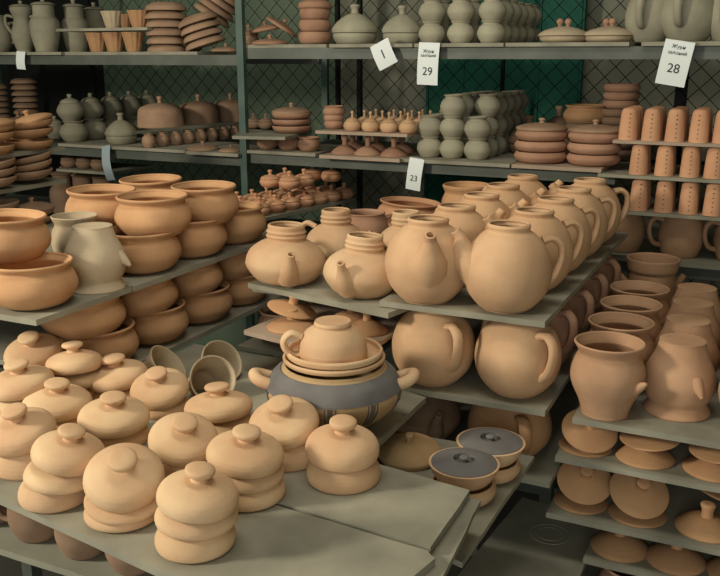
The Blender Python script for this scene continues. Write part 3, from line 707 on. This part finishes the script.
# squat teapots on the turned board
ZS = 1.096
board([(-1.07, 1.643), (-.68, 1.559), (-.645, 1.73), (-1.035, 1.815)], ZS, 'grey board turned slightly, under the two front squat teapots', .012, 'board', 'boards of the squat teapots')
board(rect(-1.07, -.725, 1.66, 2.80), ZS-.0125, 'grey board under the rear squat teapots and bowls', .012, 'board', 'boards of the squat teapots')
make('squat_teapot', V3(-1.0, 1.695, ZS), 'squat shiny clay teapot with ringed neck, frontmost left', 'teapot', 'squat teapots', 'lid', rot=-80, tilt=2, tdir=20, s=1.06, sz=1.02, v=.95)
make('squat_teapot', V3(-.795, 1.672, ZS), 'squat shiny clay teapot with ringed neck, frontmost right beside the round ones', 'teapot', 'squat teapots', 'lid', rot=-118, tilt=4, tdir=15, s=.97, sz=1.0, v=.95)
make('squat_teapot', V3(-.99, 1.935, ZS-.0125), 'squat clay teapot in the second row, left, behind the frontmost left one', 'teapot', 'squat teapots', 'lid', rot=-20, s=.9, sz=1.1, v=.9)
make('squat_teapot', V3(-.82, 1.985, ZS-.0125), 'squat clay teapot in the second row, right, against the round teapots', 'teapot', 'squat teapots', 'lid', rot=-160, s=.85, sz=1.1, v=.9)
make('large_mug', V3(-1.0, 2.13, ZS-.0125), 'wide-mouthed dim clay pot behind the left squat teapots', 'pot', None, 'pink', rot=190, s=.85, sz=.85, v=.85)
for i in range(2):
    make('cooking_bowl', V3(-.965, 2.36, ZS-.0125+.036*i), 'wide terracotta bowl nested behind the squat teapots, %s' % ('lower', 'upper, rim tilted')[i], 'bowl', 'nested wide bowls', 'orange', s=1.0+.04*i, sz=.68, v=.85, tilt=4 if i == 1 else 0, tdir=0)
make('cooking_bowl', V3(-.835, 2.50, ZS-.0125), 'reddish round pot behind the left row of round teapots', 'pot', None, 'bowl', s=.84, sz=1.42, v=.95, name='round_pot')

# little lidded pots on a tray further back
board([(-1.66, 2.31), (-1.438, 2.31), (-1.352, 2.80), (-1.60, 2.80)], ZA, 'grey board under the cluster of small lidded pots', .011, 'board', 'boards of the squat teapots')
for row in range(7):
    for c_ in range(3):
        x = -1.478 - .074*c_ + .0155*row; y = 2.352+.07*row
        for lay in range(2 if (row in (2, 3, 5) and c_ < 2) else 1):
            make('small_lidded_pot', V3(x, y, ZA if lay == 0 else ZA+.0695), 'small lidded pot on the tray, %s row back, %s from the right%s' % (ORD[row], ORD[c_], ', upper layer' if lay else ''), 'pot', 'small lidded pots on the tray', 'orange', s=1.0, sz=.85, v=.97)
# stemmed lids below the squat teapots
ZL2 = 1.02
board([(-1.015, 1.535), (-.83, 1.50), (-.712, 1.60), (-.712, 1.80), (-.98, 1.86)], ZL2, 'small board under the stemmed lids, below the squat teapots', .010, 'boardpink')
make('stemmed_lid', V3(-.93, 1.60, ZL2), 'stemmed clay lid lying flat, lowest of the left pair', 'lid', 'stemmed lids under the squat teapots', 'bowl', s=1.02, sz=.75, v=.9)
make('stemmed_lid', V3(-.945, 1.625, ZL2+.032), 'stemmed clay lid tipped over the flat one at the left', 'lid', 'stemmed lids under the squat teapots', 'bowl', s=.98, sz=.6, tilt=14, tdir=350, v=1.0)
make('stemmed_lid', V3(-.832, 1.70, ZL2), 'stemmed clay lid behind the upturned teacup, middle one', 'lid', 'stemmed lids under the squat teapots', 'bowl', s=.9, sz=.85, v=.9)
make('stemmed_lid', P(367, 1.645, ZL2), 'stemmed clay lid right of the upturned teacup, above the casserole', 'lid', 'stemmed lids under the squat teapots', 'bowl', s=.80, sz=.95, v=.9)
# dim shelf below them with bowls
board(rect(-1.12, -.80, 1.665, 2.1), .93, 'dim board behind the casserole with a few bowls', .011, 'board_dark')
for i, (x, y) in enumerate(((-1.04, 1.745), (-.89, 1.76), (-1.0, 1.89))):
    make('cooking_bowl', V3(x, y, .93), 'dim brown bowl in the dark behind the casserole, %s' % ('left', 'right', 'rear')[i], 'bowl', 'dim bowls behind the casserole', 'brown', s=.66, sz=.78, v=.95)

# =================================================================== RIGHT STACK (jars)
board(rect(-.304, .30, 1.60, 2.30), .92, 'grey board under the two rows of open and upturned jars', .012, 'board', 'boards of the jar stack')
board(rect(-.33, .30, 2.31, 2.56), .9195, 'grey board under the tall lugged pot at the back', .012, 'board', 'boards of the jar stack')
for i, y in enumerate((1.655, 1.805, 1.955, 2.105)):
    make('jar', V3(-.253-.003*i, y, .92), 'open brown jar with flared rim, left row of the right board, %s' % ('frontmost' if i == 0 else ORD[i]+' from the front'), 'jar', 'open jars', 'jar', rot=-52+random.uniform(-5, 20)*(i > 0), v=1.0, s=1.0, sz=1.0)
make('lug_pot', V3(-.268, 2.385, .9195), 'tall open pot with two side lugs behind the open jars', 'pot', None, 'jar', rot=0, s=1.0, v=.95)
for i, y in enumerate((1.728, 1.875, 2.02, 2.165)):
    make('turned_jar', V3(-.126-.004*i, y, .92), 'brown jar standing upside down, second row of the right board, %s' % ('frontmost' if i == 0 else ORD[i]+' from the front'), 'jar', 'upturned jars', 'jar', rot=-80, v=1.0, s=.95, sz=1.0)
for i, y in enumerate((1.66, 1.84, 2.0, 2.18)):
    make('jar' if i else 'jar', V3(.022, y, .92), 'brown jar cut off by the right edge, %s from the front' % ORD[i], 'jar', 'jars at the right edge', 'jar', rot=-70, v=.95)
ZR2, ZR3, ZR4 = .832, .705, .622
board(rect(-.333, .30, 1.60, 2.2), ZR2, 'grey board under the upper row of stemmed lids, right', .011, 'board', 'boards of the jar stack')
board(rect(-.344, .30, 1.60, 2.2), ZR3, 'grey board under the middle row of stemmed lids, right', .011, 'board', 'boards of the jar stack')
board(rect(-.264, .30, 1.60, 2.2), ZR4, 'grey board under the lowest row of stemmed lids, right', .011, 'board', 'boards of the jar stack')
# row under the jars
g2 = .92-.012-ZR2
make('stemmed_lid', V3(-0.288, 1.672, ZR2), 'flat stemmed lid under the jars, left, beneath a tipped one', 'lid', 'stemmed lids on the right boards', 'bowl', s=.95, sz=.45, v=.82)
make('stemmed_lid', V3(-0.282, 1.672, ZR2+.036), 'stemmed lid tipped to show its round face, left, directly under the jar board', 'lid', 'stemmed lids on the right boards', 'bowl', s=1.0, sz=.62, tilt=30, tdir=268, v=.9)
make('stemmed_lid', V3(-0.171, 1.672, ZR2), 'flat stemmed lid under the jars, middle', 'lid', 'stemmed lids on the right boards', 'bowl', s=1.0, sz=.85, v=.85)
make('stemmed_lid', V3(-0.164, 1.66, ZR2+.048), 'stemmed lid resting like a cap on the middle stem under the jars', 'lid', 'stemmed lids on the right boards', 'bowl', s=1.0, sz=.36, tilt=6, tdir=200, v=.85)
make('stemmed_lid', V3(-0.044, 1.672, ZR2), 'flat stemmed lid under the jars, right', 'lid', 'stemmed lids on the right boards', 'bowl', s=1.0, sz=.85, v=.85)
make('stemmed_lid', V3(-0.036, 1.66, ZR2+.048), 'stemmed lid resting like a cap on the right stem under the jars', 'lid', 'stemmed lids on the right boards', 'bowl', s=1.0, sz=.36, tilt=6, tdir=200, v=.85)
# middle row
make('stemmed_lid', V3(-0.290, 1.675, ZR3), 'flat stemmed lid on the middle right board, left, beneath a tipped one', 'lid', 'stemmed lids on the right boards', 'bowl', s=.98, sz=.5, v=.8)
make('stemmed_lid', V3(-0.284, 1.67, ZR3+.052), 'stemmed lid tipped forward on the middle right board, left', 'lid', 'stemmed lids on the right boards', 'bowl', s=1.0, sz=.75, tilt=33, tdir=262, v=.9)
make('stemmed_lid', V3(-0.176, 1.675, ZR3), 'flat stemmed lid on the middle right board, beneath the tipped middle one', 'lid', 'stemmed lids on the right boards', 'bowl', s=1.02, sz=.5, v=.8)
make('stemmed_lid', V3(-0.176, 1.668, ZR3+.052), 'stemmed lid tipped squarely at the viewer on the middle right board', 'lid', 'stemmed lids on the right boards', 'bowl', s=1.05, sz=.75, tilt=36, tdir=270, v=.9)
make('stemmed_lid', V3(-0.046, 1.675, ZR3), 'flat stemmed lid on the middle right board, right one', 'lid', 'stemmed lids on the right boards', 'bowl', s=1.05, sz=.95, v=.85)
make('stemmed_lid', V3(-0.026, 1.71, ZR3+.064), 'stemmed lid sloping down to the right on the middle right board', 'lid', 'stemmed lids on the right boards', 'bowl', s=1.0, sz=.5, tilt=17, tdir=10, v=.85)
# lowest row
for i, x in enumerate((-.205, -.095, .02)):
    make('stemmed_lid', V3(x, 1.672, ZR4), 'stemmed clay lid on the lowest right board, %s' % ('left one', 'middle one', 'right one')[i], 'lid', 'stemmed lids on the right boards', 'bowl', s=1.03, sz=1.1, v=.8)
board(rect(-.30, .30, 1.56, 2.2), .50, 'dim board under reddish pots at the lower right corner', .012, 'board_dark', 'boards of the jar stack')
for i, x in enumerate((-.17, -.03, .11)):
    make('cooking_bowl', V3(x, 1.65, .50), 'dim reddish bowl below the lowest right board, %s' % ('left', 'middle', 'right')[i], 'bowl', 'dim bowls at the lower right', 'pink', s=.74, sz=1.05, v=.8)

# bare board low in the middle
ZG = .60
q = [at(527, 501, ZG), at(600, 520, ZG)]
board([(-.50, 1.28), (-.262, 1.30), (-.262, 1.81), (-.452, 1.835)], ZG, 'bare grey board with ring-shaped marks, low in the middle', .012, 'board')
bm = newbm(); lathe(bm, [(.040, 0), (.0405, .0006), (.042, .0006), (.0425, 0)], 48); lathe(bm, [(.026, 0), (.0265, .0005), (.0275, .0005), (.028, 0)], 48)
o = obj('ring_mark', bm, 'board', None, 'raised round clay ring mark left on the bare low board', 'mark'); o.location = (-.355, 1.70, ZG)

# =================================================================== FRONT: small lids
ZF = .92
board([(-1.5, 1.128), (-.657, 1.066), (-.387, 1.046), (-.391, 1.234), (-.547, 1.254), (-1.5, 1.325)], ZF, 'grey-beige board under the second row of knobbed lid stacks, right end bare', .012, 'board', 'boards of the knobbed lids')
board([(-1.5, .945), (-1.061, .888), (-.678, .831), (-.42, .802), (-.372, 1.026), (-.389, 1.040), (-.657, 1.060), (-1.5, 1.122)], ZF-.002, 'grey-beige front board under the nearest knobbed lid stacks', .012, 'board', 'boards of the knobbed lids')
board([(-1.24, 1.312), (-.60, 1.264), (-.60, 1.575), (-.86, 1.655), (-1.24, 1.655)], ZF, 'grey board under the rear knobbed lids and the casserole', .012, 'board', 'boards of the knobbed lids')
board([(-.58, .93), (-.352, .985), (-.372, 1.235), (-.56, 1.245)], ZF-.0145, 'chipped board end jutting out beneath the front boards', .010, 'board', 'boards of the knobbed lids')
GL = 'knobbed lids on the front boards'
def lidstack(kx, ky, lab, tilt, tdir, hs, s=1.0, sz=1.0, shift=0):
    """dishes of heights hs below, a knobbed lid on top; (kx, ky) is where its knob shows"""
    d = rotm(0, tilt, tdir) @ Vector((0, 0, 1)); lift = .0605*s*math.sin(R(tilt))*.5
    z0 = ZF+sum(hs)+lift
    T = at(kx, ky, z0+.0525*sz*d.z)
    p = V3(T.x-d.x*.0525, T.y-d.y*.0525, ZF); z = ZF
    for i, h_ in enumerate(hs):
        off = V3(random.uniform(-.003, .003), random.uniform(-.003, .003), 0) + RT*(shift*(1-i/len(hs)))
        make('upturned_dish', V3(p.x, p.y, z)+off, 'clay dish under the lid %s%s' % (lab, '' if len(hs) == 1 else (', lower', ', upper')[i]), 'dish', 'dishes under the knobbed lids', 'lid', s=s*(.99 if i == 0 else 1.01), sz=h_/.0375, tilt=tilt*.4*i, tdir=tdir, v=.98, name='clay_dish')
        z += h_
    make('knobbed_lid', V3(p.x, p.y, z+lift), 'pale clay lid with a button knob, %s' % lab, 'lid', GL, 'lid', s=s, sz=sz, tilt=tilt, tdir=tdir, v=1.0)
for a in [
 (343, 420, 'standing alone at the right end', 6, 290, (.040,), .98, 1.2),
 (280, 402, 'against the casserole, tipped forward', 18, 250, (.045,), .98, 1.1),
 (247, 430, 'third stack from the right, three high', 8, 320, (.031, .026), .96),
 (200, 468, 'nearest the front edge, rightmost of the front row', 8, 335, (.034, .026), .93, 1.05, -.006),
 (122, 457, 'tipped squarely toward the viewer, front row', 27, 284, (.024, .018), .95, 1.1, -.004),
 (72, 429, 'front row, on a stack leaning left', 13, 345, (.036, .026), .90, 1.0, -.024),
 (14, 409, 'at the lower left edge, front row', 14, 250, (.048,), .9, 1.1),
 (185, 421, 'tipped right-forward between the front stacks', 22, 296, (.038,), .93),
 (113, 396, 'second row, level, left of the tipped one', 7, 300, (.034,)),
 (57, 382, 'second row, left, partly hidden', 7, 320, (.034,)),
 (16, 363, 'left edge of the third row', 6, 220, (.034, .024)),
 (217, 385, 'third row, rightmost beside the beakers', 4, 120, (.034,)),
 (156, 372, 'third row, tipped toward the viewer', 18, 262, (.026,), .92),
 (113, 357, 'third row, centre', 6, 220, (.030,)),
 (72, 343, 'rear row, right one below the bowl board', 5, 120, (.036, .028), .88),
 (28, 336, 'rear row, left one tipped forward', 18, 262, (.036, .028), .92),
]: lidstack(*a)

# casserole with banded decoration
r = bpy.data.objects.new('casserole', None); C.objects.link(r); r.empty_display_size = .05; r.location = (-.715, 1.385, ZF)
r['label'] = 'big round casserole with a grey shoulder band and scratched grey stripes'; r['category'] = 'casserole'
prof = smooth(open_pot([(.06, .0), (.07, .006), (.105, .03), (.128, .062), (.127, .082), (.112, .104), (.098, .114), (.096, .118)], .006), 4)
bm = newbm(); lathe(bm, prof, 64); obj('body', bm, 'casserole', r)
bm = newbm()
band = smooth([(.1285, .079), (.1205, .0955), (.1135, .1045), (.102, .1135)], 4)
lathe(bm, [(a+.0008, b) for a, b in band] + [(a-.003, b-.001) for a, b in band[::-1]] + [(band[0][0]+.0008, band[0][1])], 64); obj('grey_band', bm, 'slip', r)
def strip(a0, w, z0, z1):
    rp = [(.1075, .032), (.1195, .045), (.1275, .06), (.1293, .07), (.1288, .078)]
    n = 3; rows = []
    for rr_, zz in rp:
        rows.append([[bm.verts.new(((rr_+e)*math.cos(a0+w*(j/n-.5)), (rr_+e)*math.sin(a0+w*(j/n-.5)), zz)) for j in range(n+1)] for e in (.0014, -.003)])
    for a, b in zip(rows[:-1], rows[1:]):
        for j in range(n): bm.faces.new((a[0][j], a[0][j+1], b[0][j+1], b[0][j]))
        bm.faces.new((a[0][0], b[0][0], b[1][0], a[1][0])); bm.faces.new((a[0][n], a[1][n], b[1][n], b[0][n]))
for i in range(30):
    a = (i//3)/10*2*math.pi+.1
    bm = newbm(); strip(a+(-.075, .0, .075)[i%3], (.018, .075, .018)[i%3], 0, 0); obj('stripe', bm, 'slipstripe', r)
for sgn, nm in ((-1, 'left'), (1, 'right')):
    dx, dy = math.cos(YW)*sgn, math.sin(YW)*sgn
    f = lambda u, z, o_=0: (dx*u - dy*o_, dy*u + dx*o_, z)
    bm = sweep([f(.105, .078, -.02), f(.140, .090, -.017), f(.152, .097, 0), f(.140, .090, .017), f(.105, .078, .02)], .0115, seg=12)
    obj('handle', bm, 'lid', r)
make('wide_dish', V3(-.715, 1.385, ZF+.118), 'flat clay dish lying on the casserole, lower of two', 'dish', 'dishes on the casserole', 'lid', s=1.0, sz=.7, v=.9)
make('wide_dish', V3(-.713, 1.383, ZF+.1265), 'flat clay dish on the casserole holding the upturned teacup', 'dish', 'dishes on the casserole', 'lid', s=.94, sz=.9, v=.97)
make('teacup', V3(-.712, 1.375, ZF+.132), 'pale clay teacup upside down on top of the casserole', 'teacup', None, 'lid', s=.98, sz=.93, rot=10, v=1.0)

# flared beakers leaning behind the lids
for px, py, tl, td, t in ((168, 364, 48, 350, 'pale flared beaker leaning right, left of three behind the lids'), (222, 361, 52, 318, 'pale flared beaker with its dark mouth in view, rear of three'), (213, 379, 62, 300, 'pale flared beaker with its mouth toward the viewer, front of three')):
    d = rotm(0, tl, td) @ Vector((0, 0, 1)); T = at(px, py, ZF+.049*math.sin(R(tl))+.003)
    make('flared_beaker', T-d*.088, t, 'beaker', 'leaning beakers', 'pale', tilt=tl, tdir=td, s=1.0, v=.92, jit=False)

# grey-topped dishes and the loose lid, on their own low board
ZQ = .84
board([(-.70, 1.24), (-.372, 1.15), (-.366, 1.565), (-.70, 1.56)], ZQ, 'narrow grey board under the grey-topped dishes', .010, 'board')
p1 = V3(-.445, 1.37, ZQ)
for stack, (x, y, n, nm) in enumerate(((-.440, 1.35, 2, 'front'), (-.424, 1.455, 2, 'rear'))):
    for i in range(n-1): make('clay_dish', V3(x-.001, y, ZQ), 'clay dish beneath the %s grey-topped dish' % nm, 'dish', 'dishes beneath the grey-topped ones', 'lid', s=.96, sz=.85, v=.9)
    make('slip_dish', V3(x, y, ZQ+.032), 'clay dish with a dark grey top and sunken knob, %s one' % nm, 'dish', 'grey-topped dishes', 'lid', s=1.06, v=.95)
make('clay_dish', V3(-.455, 1.232, ZQ), 'clay dish under the corner of the front boards, nearest of the low stack', 'dish', 'low clay dishes', 'lid', s=.9, sz=.9, v=.9)
make('plate_lid', V3(-.588, 1.455, ZQ+.008), 'loose greyish clay lid with a knob, beside the casserole', 'lid', None, 'casserole', s=.86, sz=1.15, tilt=8, tdir=270, v=.95)

# dim pots on the low shelf under the front board
board(rect(-1.5, -.60, .915, 1.30), .80, 'dim shelf board below the front board, with dark pots', .012, 'board_dark')
for i, (x, y) in enumerate(((-1.20, .985), (-1.085, .98), (-.975, .975), (-.87, .975), (-.765, .98), (-.67, .99))):
    make('round_mug', V3(x, y, .80), 'dim brown mug below the front board, %s from the left' % ORD[i], 'mug', 'dim mugs below the front board', 'brown', rot=random.uniform(-60, 20), s=1.0, sz=1.05, v=.9)
board(rect(-1.4, -.72, .70, .905), .70, 'lowest dim board at the bottom left corner', .012, 'board_dark')
for i, x in enumerate((-1.0, -.90)):
    make('jar', V3(x, .80, .70), 'open pale jar in the bottom left corner, %s' % ('left', 'right')[i], 'jar', 'jars in the bottom left corner', 'pale', s=.75, sz=.6, v=.9)

# =================================================================== TRESTLES that carry the stacks
def trestle(x0, x1, y0, y1, z, label):
    r = bpy.data.objects.new('steel_trestle', None); C.objects.link(r); r.location = ((x0+x1)/2, (y0+y1)/2, 0)
    r['label'] = label; r['category'] = 'trestle'
    cx, cy = (x0+x1)/2, (y0+y1)/2
    for y in (y0, y1-.03):
        bm = newbm(); box(bm, x0-cx, x1-cx, y-cy, y+.03-cy, z-.04, z); obj('crossbar', bm, 'rail', r)
        for x in (x0, x1-.03):
            bm = newbm(); box(bm, x-cx, x+.03-cx, y-cy, y+.03-cy, 0, z-.04); obj('leg', bm, 'rail', r)
trestle(-.78, -.42, 2.0, 2.5, ZC-.012, 'dark steel trestle under the teapot stack')
trestle(-.12, .28, 1.85, 2.15, .488, 'dark steel trestle under the jar stack')
trestle(-1.95, -1.32, 1.30, 2.15, ZB1-.012, 'dark steel trestle under the bowl stack')
trestle(-1.45, -.75, .98, 1.28, .788, 'dark steel trestle under the front boards')

# =================================================================== CAMERA AND LIGHT
cd = bpy.data.cameras.new('camera'); co = bpy.data.objects.new('camera', cd); C.objects.link(co)
cd.sensor_fit = 'HORIZONTAL'; cd.sensor_width = 36; cd.lens = F*36/720; cd.clip_start = .05
co.matrix_world = Matrix.Translation(CAM) @ Matrix((( RT.x, UP.x, -FW.x), (RT.y, UP.y, -FW.y), (RT.z, UP.z, -FW.z))).to_4x4()
bpy.context.scene.camera = co
def area(name, loc, target, size, power, col, sy=None):
    l = bpy.data.lights.new(name, 'AREA'); l.energy = power; l.color = col; l.size = size
    if sy: l.shape = 'RECTANGLE'; l.size_y = sy
    o = bpy.data.objects.new(name, l); C.objects.link(o); o.location = loc
    o.rotation_euler = (Vector(target)-Vector(loc)).to_track_quat('-Z', 'Y').to_euler(); return o
area('assumed_left_key', (-2.5, -.35, 2.15), (-.8, 1.5, .95), .32, 60, (1.0, .93, .80), .4)  # assumed key lamp out of view, no window built; side read from the shadows
area('camera_side_fill', (.3, -1.9, 1.55), (-.8, 2.4, 1.1), 2.0, 36, (.98, .99, .96), 1.8)  # added fill from behind the camera, brightens the whole view
area('overhead_fill', (-.7, 1.2, 2.85), (-.7, 1.8, .5), 1.4, 15, (1.0, .97, .9), .4)  # added fill from above, lifts the board tops and shelves
w = bpy.data.worlds.new('world'); bpy.context.scene.world = w; w.use_nodes = True
w.node_tree.nodes['Background'].inputs[0].default_value = (.75, .85, .9, 1); w.node_tree.nodes['Background'].inputs[1].default_value = .5
sc = bpy.context.scene
sc.view_settings.view_transform = 'Standard'; sc.view_settings.look = 'None'; sc.view_settings.exposure = -.1; sc.view_settings.gamma = 1
sc.view_settings.use_curve_mapping = False
